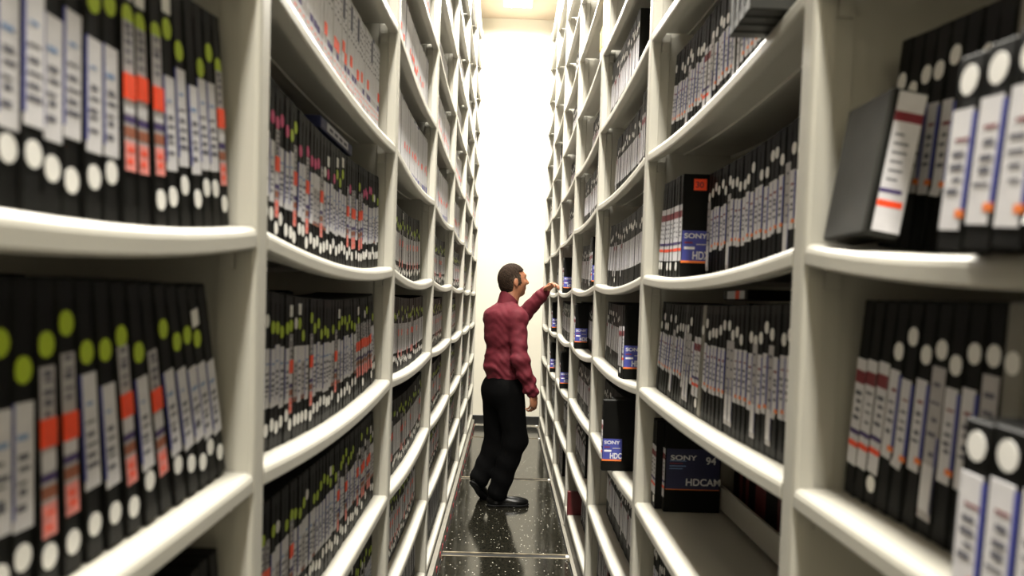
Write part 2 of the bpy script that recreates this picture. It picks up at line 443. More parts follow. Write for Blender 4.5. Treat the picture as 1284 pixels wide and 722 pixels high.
def tape_matrix(side, bay, lv, y, t, phi, set_, yaw=0):
    XF = XL if side < 0 else XR
    z = max(shelf_z(side, bay, lv, y), shelf_z(side, bay, lv, y+t/math.cos(phi))-t*math.sin(phi))+.0006
    return Matrix.Translation((XF+side*set_, y, z)) @ Matrix.Rotation(yaw, 4, 'Z') @ Matrix.Rotation(phi, 4, 'X')
def lay_row(bay, y_near, y_far, phis, ts):
    """pivot y of each tape from near to far, ending at y_far"""
    ys = []; y = 0; prev = None
    for p, t in zip(phis, ts):
        if prev is not None: y += prev[1]/math.cos(prev[0])+max(0, TH*(math.sin(p)-math.sin(prev[0])))+.0004
        ys.append(y); prev = (p, t)
    end = y+prev[1]*math.cos(prev[0]); off = y_far-end
    return [q+off for q in ys]
def ordinal(n):
    return '%d%s' % (n, 'th' if 10 <= n % 100 <= 20 else {1: 'st', 2: 'nd', 3: 'rd'}.get(n % 10, 'th'))
SMIR = {}
def mirrored(me):
    if me.name not in SMIR:
        m2 = me.copy(); bm = bmesh.new(); bm.from_mesh(m2)
        for q in bm.verts: q.co.x *= -1
        bmesh.ops.reverse_faces(bm, faces=bm.faces); bm.to_mesh(m2); bm.free(); SMIR[me.name] = m2
    return SMIR[me.name]
def put(name, me, parent, side, z=0, x=0):
    return obj(name, me if side > 0 else mirrored(me), parent, (side*x, 0, z))
COUNT = {-1: 0, 1: 0}
def add_tape(side, Mx, spec, t, label, group, h=TH, d=TD):
    e = empty(spec.get('name', 'tape_case'), Mx); tag(e, label, 'tape case', group)
    put('case', case_mesh(t, h, d, spec['case']), e, side)
    if spec['kind']:
        put('label', label_mesh(spec['kind'], spec['var'], t), e, side)
    for m, z in spec['dots']:
        put({'orange_red': 'red_sticker', 'square': 'white_tab'}.get(m, 'dot'), dot_mesh(t, m), e, side, z, -.0002 if m != 'orange_red' else -.0006)
    COUNT[side] += 1
    return e
# stuff: far tapes, one joined mesh for each side
STUFF = {-1: MB(), 1: MB()}
def stuff_tape(side, Mx, spec, t, r):
    b = STUFF[side]; T = Mx @ SIDE_MIRROR[side]
    b.box(0, TD, 0, t, 0, TH, spec['case'], T, skip='b')
    k = spec['kind']
    def q(y0, y1, z0, z1, m, x): b.add([(x, y0*t, z0), (x, y1*t, z0), (x, y1*t, z1), (x, y0*t, z1)], [(0, 1, 2, 3)], m, T)
    if k == 'pale': q(.04, .96, .012, TH-.012, 'paper', -.001); q(.07, .95, .014, .05, 'label_blue' if spec['var'] % 2 else 'paper_grey', -.0016)
    elif k == 'red': q(.16, .86, .052, .2, 'paper_grey', -.001); q(.16, .86, .052, .08, 'pink', -.0016)
    elif k in ('plain', 'dull'): q(.07, .95, .07, .178, 'paper' if k == 'plain' else 'paper_grey', -.001)
    elif k == 'hd': q(.15, .95, .07, .18, 'paper', -.001); q(.05, .15, .08, .175, 'label_blue', -.001)
    elif k == 'strip': q(.3, .75, .05, .22, 'paper', -.001)
    elif k: q(.07, .95, .045, .195, 'paper_grey', -.001); q(.07, .95, .16, .178, 'maroon_print', -.0016)
    for m, z in spec['dots']:
        if m in ('orange_red', 'square'): q(.13, .87, z-.012, z+.012, 'orange_red' if m == 'orange_red' else 'dot_white', -.002)
        else:
            n = 6; b.add([(-.001, t*.5+.0112*math.cos(2*math.pi*i/n), z+.012*math.sin(2*math.pi*i/n)) for i in range(n)], [tuple(range(n))], m, T)

def fan(n, start, maxdeg):
    """upright tapes, then a fan that leans more and more towards the far end"""
    return [math.radians(0 if i < start else maxdeg*min(1, (i-start+1)/max(1, (n-start)*.8))) for i in range(n)]
BAYN = {0: 'nearest', 1: 'second', 2: 'third', 3: 'fourth', 4: 'fifth', 5: 'sixth', 6: 'seventh'}
LEVN = {6: 'topmost shelf', 5: 'overhead shelf', 4: 'eye-level shelf', 3: 'chest-level shelf', 2: 'waist-level shelf', 1: 'knee-level shelf', 0: 'bottom shelf'}
def row(side, bay, lv, style, n, y_far, maxdeg=0, start=0, set_=.04, individual=True, t=.0258, jitter=.0012, ref='far post', override=None, seed=0):
    r = random.Random('%s%s%s%s' % (side, bay, lv, seed))
    ts = [t]*n; phis = fan(n, start, maxdeg)
    ys = lay_row(bay, 0, y_far, phis, ts)
    ymin = bay_span(bay)[0]+.004
    out = []
    for i, (y, p) in enumerate(zip(ys, phis)):
        if y-TH*math.sin(p) < ymin: continue
        st = override.get(n-1-i, style) if override else style      # override keyed by order from the far post
        if st is None: continue
        sp = tape_spec(st, r)
        Mx = tape_matrix(side, bay, lv, y, t, p, set_+r.uniform(-jitter, jitter))
        if individual:
            o = n-i
            lab = '%s, %s from %s, %s, %s %s bay' % (sp['words'], ordinal(o), ref, LEVN[lv], BAYN[bay], 'left' if side < 0 else 'right')
            add_tape(side, Mx, sp, t, lab, 'tapes on the %s of the %s %s bay' % (LEVN[lv], BAYN[bay], 'left' if side < 0 else 'right'))
        else: stuff_tape(side, Mx, sp, t, r)
        out.append((y, p))
    return out
far = lambda bay: bay_span(bay)[1]-.006

# left, nearest bay (camera stands beside it)
row(-1, 0, 4, 'left_black', 23, far(0)-.004, 9, 12, set_=.036, t=.0262)
row(-1, 0, 3, 'left_black', 24, far(0)-.004, 16, 12, set_=.036, t=.0262)
row(-1, 0, 2, 'left_black', 10, far(0)-.004, 6, 4, set_=.036, t=.0262)
# left, second bay
row(-1, 1, 6, 'left_pale', 36, far(1)-.03, 0, 40, set_=.045)
row(-1, 1, 5, 'left_pale', 41, far(1)-.03, 0, 50, set_=.050)
row(-1, 1, 4, 'left_magenta', 41, far(1)-.01, 3, 20, set_=.045)
row(-1, 1, 3, 'left_black', 38, far(1)-.008, 15, 22, set_=.045)
row(-1, 1, 2, 'left_black', 41, far(1)-.008, 6, 20, set_=.045)
row(-1, 1, 1, 'left_black', 30, far(1)-.008, 0, 50, set_=.045)
# right, nearest bay
row(1, 0, 4, 'right_black', 22, far(0)-.012, 8, 6, set_=.094, t=.0262, override={8: 'right_grey', 9: 'right_grey'})
row(1, 0, 3, 'right_black', 22, far(0)-.012, 7, 8, set_=.065, t=.0262, override={0: 'right_maroon', 1: 'right_maroon', 2: 'right_maroon', 10: 'right_grey', 11: 'right_grey', 12: 'right_grey'})
# right, second bay
row(1, 1, 6, 'right_black', 26, far(1)-.12, 0, 50, set_=.08)
row(1, 1, 5, 'right_black', 33, far(1)-.03, 10, 14, set_=.060, override={12: 'right_maroon', 13: 'right_maroon', 20: 'right_plain', 21: 'right_plain'})
row(1, 1, 4, 'right_black', 27, 1.815, 0, 50, set_=.10, ref='HDX case')
row(1, 1, 3, 'right_black', 40, far(1)-.010, 13, 16, set_=.050, override={14: 'right_maroon', 15: 'right_maroon', 16: 'right_grey', 10: 'right_plain'})
row(1, 1, 1, 'right_black', 14, far(1)-.03, 0, 50, set_=.06)
HDX_Y = 1.825
row(1, 1, 4, 'right_maroon', 5, far(1)-.045, 9, 1, set_=.036, seed=1)

# ---------- cases whose broad cover faces the camera, with printed covers
TXT = {}
def text_mesh(s, size, m):
    k = (s, size, m)
    if k not in TXT:
        cu = bpy.data.curves.new('lettering', 'FONT'); cu.body = s; cu.size = size; cu.extrude = .0003
        cu.offset = size*.018
        o = bpy.data.objects.new('lettering_tmp', cu); col.objects.link(o)
        bpy.context.view_layer.update()
        me = bpy.data.meshes.new_from_object(o.evaluated_get(bpy.context.evaluated_depsgraph_get()))
        bpy.data.objects.remove(o); me.materials.clear(); me.materials.append(MATS[m]); TXT[k] = me
    return TXT[k]
R90 = Matrix.Rotation(math.pi/2, 4, 'X')
def cover_case(bay, lv, y, set_, cover, label, t=.027, phi=0, sticker=False, case='case_black', spine='maroon', group='tape cases showing printed covers', h=TH, d=TD):
    Mx = tape_matrix(1, bay, lv, y, t, phi, set_)
    e = empty('tape_case', Mx); tag(e, label, 'tape case', group)
    put('case', case_mesh(t, h, d, case), e, 1)
    if spine: put('label', label_mesh(spine, 0, t), e, 1)
    b = MB()
    if cover == 'blue':
        x0, x1, z0, z1 = .002, .076, .045, .125
        b.box(x0, x1, -.0008, 0, z0, z1, 'label_blue', skip='+y'); b.box(x0-.002, x1, -.001, 0, z0-.006, z0, 'orange', skip='+y')
        b.box(x0+.006, x0+.034, -.0011, 0, z0+.030, z0+.037, 'letter_white', skip='+y')
        b.box(x0+.006, x0+.028, -.0011, 0, z0+.046, z0+.050, 'maroon_print', skip='+y')
        b.box(x0+.038, x0+.068, -.0011, 0, z0+.042, z0+.045, 'paper_grey', skip='+y')
        c = obj('cover_label', b, e)
        obj('lettering', text_mesh('SONY', .024, 'letter_white'), c, matrix=Matrix.Translation((x0+.005, -.001, z1-.020)) @ Matrix.Diagonal((.95, 1, .75, 1)) @ R90)
        obj('lettering', text_mesh('HDX' if label.find('HDC') < 0 else 'HDC', .030, 'letter_white'), c, matrix=Matrix.Translation((x0+.028, -.001, z0+.004)) @ Matrix.Diagonal((.72, 1, 1, 1)) @ R90)
    elif cover == 'navy':
        x0, x1, z0, z1 = .004, TD-.004, .072, .196
        b.box(x0, x1, -.0008, 0, z0, z1, 'label_navy', skip='+y'); b.box(x0, x1, -.001, 0, z0-.002, z0, 'orange', skip='+y')
        for q in range(4): b.box(x0+.010, x0+.05+.01*(q % 2), -.0011, 0, z0+.062+q*.008, z0+.0645+q*.008, 'maroon_print' if q == 2 else 'ink_blue', skip='+y')
        c = obj('cover_label', b, e)
        obj('lettering', text_mesh('SONY', .026, 'letter_white'), c, matrix=Matrix.Translation((x0+.012, -.001, z1-.034)) @ Matrix.Diagonal((1.15, 1, .8, 1)) @ R90)
        obj('lettering', text_mesh('94', .032, 'letter_white'), c, matrix=Matrix.Translation((x0+.120, -.001, z1-.046)) @ R90)
        obj('lettering', text_mesh('HDCAM', .030, 'letter_white'), c, matrix=Matrix.Translation((x0+.060, -.001, z0+.012)) @ R90)
    if sticker:
        b = MB(); b.box(.028, .062, -.0012, 0, .232, .262, 'orange_red', skip='+y'); s_ = obj('red_sticker', b, e)
        obj('lettering', text_mesh('30', .022, 'maroon_print'), s_, matrix=Matrix.Translation((.032, -.0013, .239)) @ R90)
    return e
cover_case(1, 4, HDX_Y, .034, 'blue', 'black tape case with blue SONY HDX cover and red sticker', sticker=True)
for k in range(2):          # spines tucked against the printed case
    sp = tape_spec('right_maroon', rng)
    add_tape(1, tape_matrix(1, 1, 4, HDX_Y+.0275+k*.0262, .0258, 0, .032), sp, .0258, 'black tape with long white spine, %s behind the blue HDX case' % ['first', 'second', 'third'][k], 'tapes beside the HDX case')
cover_case(1, 2, 2.064, .072, 'navy', 'black tape case with dark SONY 94 HDCAM cover, alone on nearly empty shelf')
for k in range(2):
    add_tape(1, tape_matrix(1, 1, 2, 2.064+.0275+k*.0262, .0258, 0, .050), tape_spec('right_maroon', rng), .0258, 'black tape with white spine, %s behind the HDCAM case on nearly empty shelf' % ['first', 'second'][k], 'tapes behind the HDCAM case')
BLUE = [(2, 2, 2.62, -.040, 'black tape case with blue SONY HDC cover overhanging a sagging shelf'),
        (2, 3, 2.52, .012, 'black tape case with blue cover leaning by white spines, third right bay'),
        (2, 5, 2.32, .035, 'blue covered tape case on high shelf of third right bay'),
        (3, 4, 3.62, .020, 'blue covered tape case on eye-level shelf, fourth right bay'),
        (3, 3, 4.20, .0, 'blue covered tape case on chest-level shelf, fourth right bay'),
        (4, 4, 5.30, .010, 'blue covered tape case on eye-level shelf beside the reaching hand'),
        (4, 2, 5.20, .0, 'blue covered tape case on waist-level shelf, fifth right bay'),
        (5, 3, 6.45, .010, 'blue covered tape case on chest-level shelf, sixth right bay'),
        (5, 2, 6.40, .0, 'blue covered tape case on waist-level shelf, sixth right bay')]
for bay, lv, y, st, lab in BLUE: cover_case(bay, lv, y, st, 'blue', lab)
cover_case(3, 0, 4.30, .0, 'none', 'dark red tape case on bottom shelf of fourth right bay', case='case_red', spine=None, h=.15, d=.11)

# leaning small case with its broad side to the aisle and a white spine towards the camera
y0 = .832
e = empty('tape_case', Matrix.Translation((XR+.004, y0, max(shelf_z(1, 0, 4, y0), shelf_z(1, 0, 4, y0+.108))+.0075)) @ Matrix.Rotation(math.radians(9), 4, 'Y'))
tag(e, 'dark grey small tape case tilted back, white spine facing the camera', 'tape case')
b = MB(); b.cbox(0, .046, 0, .108, 0, .180, .003, 'case_charcoal'); b.box(.0035, .0060, -.0006, 0, .004, .176, 'case_black', skip='+y'); obj('case', b, e)
b = MB(); r_ = random.Random(3)
b.box(.009, .043, -.0009, 0, .006, .176, 'paper', skip='+y'); b.box(.009, .043, -.0012, 0, .140, .152, 'maroon_print', skip='+y')
b.box(.009, .036, -.0012, 0, .053, .058, 'purple', skip='+y'); b.box(.009, .040, -.0012, 0, .036, .044, 'orange_red', skip='+y')
for k in range(6): b.box(.014, .024+r_.uniform(0, .014), -.0011, 0, .068+k*.011, .0705+k*.011, 'ink', skip='+y')
obj('label', b, e)
# front rank of shorter cases standing before the grey ones, nearest right bay
for lv, ys, zz in ((4, [.606, .570, .534, .498, .462], 0), (3, [.560, .524, .488, .452], 0)):
    for k, y in enumerate(ys):
        sp = dict(case='case_black', kind=None, var=k, dots=[('dot_white', .150)], name='short_case')
        lab = 'short black case in front rank, %s from its far end, %s, nearest right bay' % (ordinal(k+1), LEVN[lv])
        e = add_tape(1, tape_matrix(1, 0, lv, y, .0345, .12 if lv == 4 else .05, -.026), sp, .0345, lab, 'front rank of short cases', h=.172, d=.100)
        put('label', label_mesh('hd', k, .0345), e, 1, -.052)
# stacked cases pushed over the shelf edge, high in the second right bay
for k in range(4):
    sp = tape_spec('right_plain', rng); sp['kind'] = 'hd'
    add_tape(1, tape_matrix(1, 1, 5, 1.10+k*.0262, .0258, 0, -.055), sp, .0258, 'black case overhanging high shelf edge, %s of four from the near post' % ['first', 'second', 'third', 'fourth'][k], 'cases overhanging the high shelf')
# tape with a white and red label lying on top of the leaning row
zt = LEV[3]+TH+.002
e = empty('tape_case', Matrix.Translation((XR+.075, 1.42, zt))); tag(e, 'small tape lying on the leaning row, white label with red print', 'tape case')
b = MB(); b.cbox(0, .10, 0, .16, 0, .022, .002, 'case_black'); obj('case', b, e)
b = MB(); b.box(-.0009, 0, .02, .13, .002, .020, 'paper', skip='+x'); b.box(-.0012, 0, .05, .075, .002, .020, 'orange_red', skip='+x'); obj('label', b, e)
e = empty('tape_case', Matrix.Translation((XL-.055-.11, 1.50, LEV[4]-.006+TH))); tag(e, 'navy tape case lying flat on top of dotted tapes, second left bay', 'tape case')
b = MB(); b.cbox(0, .11, 0, .30, 0, .027, .002, 'case_navy'); obj('case', b, e)
b = MB(); b.box(.11, .1109, .05, .25, .004, .023, 'paper', skip='-x')
for k in range(4): b.box(.11, .1113, .07+.045*k, .10+.045*k, .009, .016, 'ink', skip='-x')
obj('label', b, e)
# yellow and white boxes on the top right shelves
for y, lv, lab in ((3.50, 7, 'yellow and white box high in fourth right bay'), (4.62, 7, 'yellow and white box high in fifth right bay')):
    bay = 3 if y < 4.5 else 4
    e = empty('carton', Matrix.Translation((XR+.02, y, shelf_z(1, bay, lv, y)+.004))); tag(e, lab, 'box', 'yellow boxes on high shelves')
    b = MB(); b.cbox(0, .16, 0, .10, 0, .09, .002, 'paper'); obj('carton_body', b, e)
    b = MB(); b.cbox(-.002, .162, -.002, .102, .09, .19, .002, 'yellow_box'); obj('lid', b, e)

# ---------- far tapes as stuff
def far_rows():
    for bay in range(2, 7):
        for lv in range(12):
            r = random.Random('far%d%d' % (bay, lv))
            y0, y1 = bay_span(bay)
            st = 'bottom' if lv == 0 else 'left_black' if lv <= 4 else 'left_pale'
            n = r.choice([34, 36, 38, 40]) if lv <= 6 else r.choice([10, 20, 30])
            dg = r.choice([0, 0, 6, 12]) if lv < 5 else 0
            row(-1, bay, lv, st, n, y1-r.choice([.01, .03, .12 if lv > 4 else .05]), dg, n//2, set_=.045+r.uniform(-.01, .02), individual=False)
            r = random.Random('farR%d%d' % (bay, lv))
            blk = [q for q in BLUE if q[0] == bay and q[1] == lv]
            if lv >= 7: 
                n = r.choice([0, 0, 4, 8, 12]); yf = y0+r.uniform(.5, 1.0)
            else: n = r.choice([20, 26, 32, 36]); yf = y1-r.choice([.02, .1, .2])
            st = 'right_black'
            if lv == 0: st = 'right_plain'; n = min(n, 12); yf = y1-.05 if bay != 3 else y1-.3
            if blk:
                q = blk[0]; n1 = int((q[2]-y0-.01)/.0262)
                if n1 > 0: row(1, bay, lv, st, min(n1, 14), q[2]-.004, 0, 90, set_=.085, individual=False, seed=5)
                n2 = min(int((y1-q[2]-.032-.03)/.0262), 3); ya = q[2]+.030+.0265*n2
                row(1, bay, lv, 'right_maroon', n2, ya, 0, 90, set_=max(.004, q[3]), individual=False, seed=6, jitter=.003)
                n3 = min(int((y1-ya-.085)/.0264), 26)
                if n3 > 2: row(1, bay, lv, 'right_black', n3, ya+.06+.0263*n3, 11, n3//3, set_=.055, individual=False, seed=8)
            elif n:
                dg = r.choice([0, 5, 10, 14])
                row(1, bay, lv, st, n, yf, dg, n//2, set_=.05+r.uniform(-.01, .03), individual=False, override={r.randrange(n): 'right_maroon' for _ in range(3)} if lv < 7 else None)
far_rows()
for s_, nm in ((-1, 'left'), (1, 'right')):
    me = STUFF[s_].mesh('far_tapes'); o = obj('far_tapes', me)
    tag(o, 'distant rows of labelled tape cases filling the far %s shelves' % nm, 'tape cases', kind='stuff')
# backs of the tapes that face the neighbouring aisles
for s_, nm in ((-1, 'left'), (1, 'right')):
    b = MB(); XF = XL if s_ < 0 else XR
    for bay in range(7):
        for lv in range(12):
            y0, y1 = bay_span(bay); r = random.Random('b%d%d%d' % (s_, bay, lv))
            m = 'case_black'
            y = y0+.03
            if s_ > 0 and bay == 1 and lv == 2: y = y0+.05
            while y < y1-.06:
                h = TH-r.choice([0, 0, .004, .02]); mm = m
                if s_ > 0 and bay == 1 and lv == 2: mm = 'case_red' if r.random() < .6 else 'case_black'; h = .19
                zz = shelf_z(s_, bay, lv, y+.01)+.003
                xa, xb = sorted((XF+s_*.298, XF+s_*.47))
                b.box(xa, xb, y, y+.0255, zz, zz+h, mm, skip='b'); y += .0262
                if r.random() < .02: y += .05
    o = obj('rear_tapes', b.mesh('rear_tapes')); tag(o, 'dark backs of tapes facing the neighbouring aisle behind the %s shelves' % nm, 'tape cases', kind='stuff')

# ------------------------------------------------------------------ the person
def surface_nets(Fv, org, h):
    S = Fv < 0
    nx, ny, nz = Fv.shape
    c = np.zeros((nx-1, ny-1, nz-1), np.int8)
    for i in (0, 1):
        for j in (0, 1):
            for k in (0, 1): c += S[i:nx-1+i, j:ny-1+j, k:nz-1+k]
    act = (c > 0) & (c < 8)
    idx = -np.ones(act.shape, np.int64); cells = np.argwhere(act); idx[act] = np.arange(len(cells))
    I, J, K = cells.T
    acc = np.zeros((len(cells), 3)); cnt = np.zeros(len(cells))
    for ax in range(3):
        o1, o2 = [q for q in range(3) if q != ax]
        for a in (0, 1):
            for bb in (0, 1):
                d0 = [0, 0, 0]; d0[o1] = a; d0[o2] = bb; d1 = list(d0); d1[ax] = 1
                f0 = Fv[I+d0[0], J+d0[1], K+d0[2]]; f1 = Fv[I+d1[0], J+d1[1], K+d1[2]]
                cr = (f0 < 0) != (f1 < 0)
                t = np.where(cr, f0/np.where(cr, f0-f1, 1), 0)
                p = np.zeros((len(cells), 3)); p[:, o1] = a; p[:, o2] = bb; p[:, ax] = t
                acc[cr] += p[cr]; cnt[cr] += 1
    V = (cells+acc/cnt[:, None])*h+np.array(org)
    quads = []
    for ax in range(3):
        o1, o2 = [q for q in range(3) if q != ax]
        sl0 = [slice(1, -1)]*3; sl0[ax] = slice(0, -1); sl1 = [slice(1, -1)]*3; sl1[ax] = slice(1, None)
        A, B = S[tuple(sl0)], S[tuple(sl1)]
        E = np.argwhere(A != B)
        if len(E) == 0: continue
        inside = A[tuple(E.T)]
        base = E.copy(); base[:, o1] += 1; base[:, o2] += 1
        def ci(d1, d2):
            q = base.copy(); q[:, o1] += d1; q[:, o2] += d2; return idx[q[:, 0], q[:, 1], q[:, 2]]
        Q = np.stack([ci(-1, -1), ci(0, -1), ci(0, 0), ci(-1, 0)], 1)
        flip = inside if ax != 1 else ~inside
        Q[~flip] = Q[~flip][:, ::-1]
        quads.append(Q)
    return V, np.concatenate(quads)
class Field:
    def __init__(s, lo, hi, h):
        s.lo = np.array(lo, float); s.h = h
        n = np.ceil((np.array(hi)-s.lo)/h).astype(int)+1
        s.ax = [(s.lo[i]+np.arange(n[i])*h).astype(np.float32) for i in range(3)]
        s.F = np.full(n, .2, np.float32)
    def region(s, lo, hi):
        sl = []
        for i in range(3):
            a = int(np.clip((lo[i]-s.lo[i])/s.h, 0, len(s.ax[i]))); b_ = int(np.clip((hi[i]-s.lo[i])/s.h+2, 0, len(s.ax[i]))); sl.append(slice(a, b_))
        return tuple(sl), s.ax[0][sl[0]][:, None, None], s.ax[1][sl[1]][None, :, None], s.ax[2][sl[2]][None, None, :]
    def merge(s, sl, d, k):
        f = s.F[sl]; hh = np.clip(.5+.5*(d-f)/k, 0, 1)
        s.F[sl] = d*(1-hh)+f*hh-k*hh*(1-hh)
    def cone(s, a, b_, ra, rb, k=.02):
        a = np.array(a, float); b_ = np.array(b_, float); R = max(ra, rb)+.09
        sl, X, Y, Z = s.region(np.minimum(a, b_)-R, np.maximum(a, b_)+R)
        ab = b_-a; L = ab@ab+1e-12
        t = np.clip(((X-a[0])*ab[0]+(Y-a[1])*ab[1]+(Z-a[2])*ab[2])/L, 0, 1)
        d = np.sqrt((X-a[0]-t*ab[0])**2+(Y-a[1]-t*ab[1])**2+(Z-a[2]-t*ab[2])**2)-(ra+t*(rb-ra))
        s.merge(sl, d.astype(np.float32), k)
    def ell(s, c, axes, r, k=.02):
        c = np.array(c, float); R = max(r)+.09
        sl, X, Y, Z = s.region(c-R, c+R)
        q = [(X-c[0])*a[0]+(Y-c[1])*a[1]+(Z-c[2])*a[2] for a in axes]
        k0 = np.sqrt(sum((q[i]/r[i])**2 for i in range(3))); k1 = np.sqrt(sum((q[i]/r[i]**2)**2 for i in range(3)))+1e-9
        s.merge(sl, (k0*(k0-1)/k1).astype(np.float32), k)
    def cut(s, p, n):                                    # keep the side against the normal
        n = np.array(n, float); n /= np.linalg.norm(n)
        d = ((s.ax[0][:, None, None]-p[0])*n[0]+(s.ax[1][None, :, None]-p[1])*n[1]+(s.ax[2][None, None, :]-p[2])*n[2]).astype(np.float32)
        s.F = np.maximum(s.F, d)
    def mesh(s, name, m, smooth_it=2):
        V, Q = surface_nets(s.F, s.lo, s.h)
        me = bpy.data.meshes.new(name); me.from_pydata(V.tolist(), [], Q.tolist()); me.materials.append(MATS[m])
        bm = bmesh.new(); bm.from_mesh(me)
        for _ in range(smooth_it): bmesh.ops.smooth_vert(bm, verts=bm.verts, factor=.5, use_axis_x=True, use_axis_y=True, use_axis_z=True)
        bmesh.ops.recalc_face_normals(bm, faces=bm.faces)
        bm.to_mesh(me); bm.free()
        me.polygons.foreach_set('use_smooth', [True]*len(me.polygons)); me.update(); return me
N3 = lambda q: np.array(q, float)
def P(px, py, Y): return N3(at(px, py, Y))
def frame(deg, pitch=0):                                # forward, right, up of a person facing deg (0 = +X, 90 = away)
    a = math.radians(deg); p = math.radians(pitch)
    f0 = N3((math.cos(a), math.sin(a), 0)); s0 = N3((math.sin(a), -math.cos(a), 0)); u0 = N3((0, 0, 1))
    return math.cos(p)*f0+math.sin(p)*u0, s0, math.cos(p)*u0-math.sin(p)*f0
BF, BS, BU = frame(34); HF, HS, HU = frame(27, 5)
pelvis = P(631, 484, 5.0); waist = P(630, 455, 5.0); chest = P(631, 415, 5.0); upper = P(632, 397, 5.0); neck0 = P(637, 384, 5.01); neck1 = P(642, 364, 5.02)
shR = P(649, 400, 4.87); elR = P(652, 452, 4.80); wrR = P(668, 494, 4.82)
shL = P(619, 399, 5.15); elL = P(655, 396, 5.29); wrL = P(684, 365, 5.20)
hipR = pelvis+BS*.085-BU*.01; hipL = pelvis-BS*.085-BU*.01
knR = P(646, 551, 4.93); anR = P(624, 617, 4.93)
knL = P(622, 556, 5.09); anL = P(601, 600, 5.00)
head = P(642.5, 350, 5.02); HSC = 1.07
def hd(f, s_, u): return head+(HF*f+HS*s_+HU*u)*HSC
person = empty('person', loc=(P(630, 630, 4.95)[0], 4.95, 0)); 
tag(person, 'man in maroon shirt and black trousers reaching into the right shelves', 'person')
PL = Matrix.Translation(person.location).inverted()
def pobj(name, me, parent=None):
    me.transform(PL); return obj(name, me, parent or person)
# --- body: one continuous skin surface
f = Field((-.45, 4.55, -.02), (.50, 5.50, 1.86), .0055)
f.ell(chest, (BF, BS, BU), (.095, .145, .17), .04); f.ell(waist, (BF, BS, BU), (.085, .125, .14), .05); f.ell(pelvis, (BF, BS, BU), (.10, .14, .11), .05)
f.cone(neck0-BU*.03, neck1, .068, .062, .03)
for sh, el, wr in ((shR, elR, wrR), (shL, elL, wrL)): f.cone(sh, el, .043, .034, .03); f.cone(el, wr, .035, .0255, .02); f.cone(chest+(sh-chest)*.3+BU*.03, sh, .06, .045, .04)
for hp, kn, an in ((hipR, knR, anR), (hipL, knL, anL)): f.cone(hp, kn, .072, .048, .04); f.cone(kn, an, .048, .033, .03)
# head
f.ell(head, (HF, HS, HU), (0.1027, 0.0781, 0.1049), .02)
f.ell(hd(.030, 0, -.045), (HF, HS, HU), (0.0663, 0.0642, 0.0770), .03)
f.ell(hd(.062, 0, -.098), (HF, HS, HU), (0.0278, 0.0278, 0.0214), .025)
f.ell(hd(.078, 0, .022), (HF, HS, HU), (0.0235, 0.0481, 0.0128), .02)              # brow
f.cone(hd(.094, 0, .006), hd(.119, 0, -.030), .008, .0115, .012); f.ell(hd(.106, 0, -.034), (HF, HS, HU), (0.0128, 0.0171, 0.0086), .01)   # nose
f.ell(hd(.088, 0, -.062), (HF, HS, HU), (0.0128, 0.0235, 0.0075), .008); f.ell(hd(.086, 0, -.074), (HF, HS, HU), (0.0128, 0.0214, 0.0075), .008)   # lips
for sg in (-1, 1):
    f.ell(hd(-.012, sg*.076, -.018), (HF, HS, HU), (0.0203, 0.0086, 0.0332), .006); f.ell(hd(-.008, sg*.076, -.040), (HF, HS, HU), (0.0107, 0.0075, 0.0128), .006)
    f.ell(hd(.066, sg*.044, -.028), (HF, HS, HU), (0.0214, 0.0193, 0.0171), .02)
# hands
def hand(wr, d, out, across, curl, thumb_side, spread=.1):
    """wr wrist, d along the hand, out = back of the hand, across = from little finger to index"""
    d = d/np.linalg.norm(d); out = out-d*(out@d); out /= np.linalg.norm(out); across = np.cross(d, out)*thumb_side
    pc = wr+d*.050
    f.cone(wr-d*.01, wr+d*.02, .026, .026, .015)
    f.ell(pc, (d, across, out), (.052, .041, .0165), .012)
    for i, L in enumerate((.066, .078, .084, .074)):           # little .. index
        base = wr+d*.088+across*(-.030+.0195*i)-d*(.010 if i == 0 else 0)
        ang = curl[0]+.06*(3-i); q = base-d*.012; dirv = d*math.cos(spread*(i-1.5))+across*math.sin(spread*(i-1.5))
        rr = .0088 if i else .0078
        for seg, fr in enumerate((.45, .32, .23)):
            vv = dirv*math.cos(ang)-out*math.sin(ang); e_ = q+vv*L*fr*(1.18 if seg == 0 else 1)
            f.cone(q, e_, rr, rr*.92, .005); q = e_; rr *= .92; ang += curl[1]
    tb = wr+d*.024+across*.030-out*.004
    t1 = tb+(d*.62+across*.66-out*.40)*.040; t2 = t1+(d*.90+across*.20-out*.35)*.030; t3 = t2+(d*.98-across*.05-out*.25)*.024
    f.cone(tb, t1, .0135, .011, .012); f.cone(t1, t2, .0105, .0095, .005); f.cone(t2, t3, .0095, .008, .005)
dR = P(671, 518, 4.83)-wrR
hand(wrR, dR, BS*.9+BF*.25, BF, (.45, .55), -1)
dL = P(696, 352, 5.14)-wrL
hand(wrL, dL, BU-.5*BS, BS, (.60, .62), 1, .12)
body = pobj('body', f.mesh('body', 'skin', 1))
tag(body, 'skin of face, neck and hands')
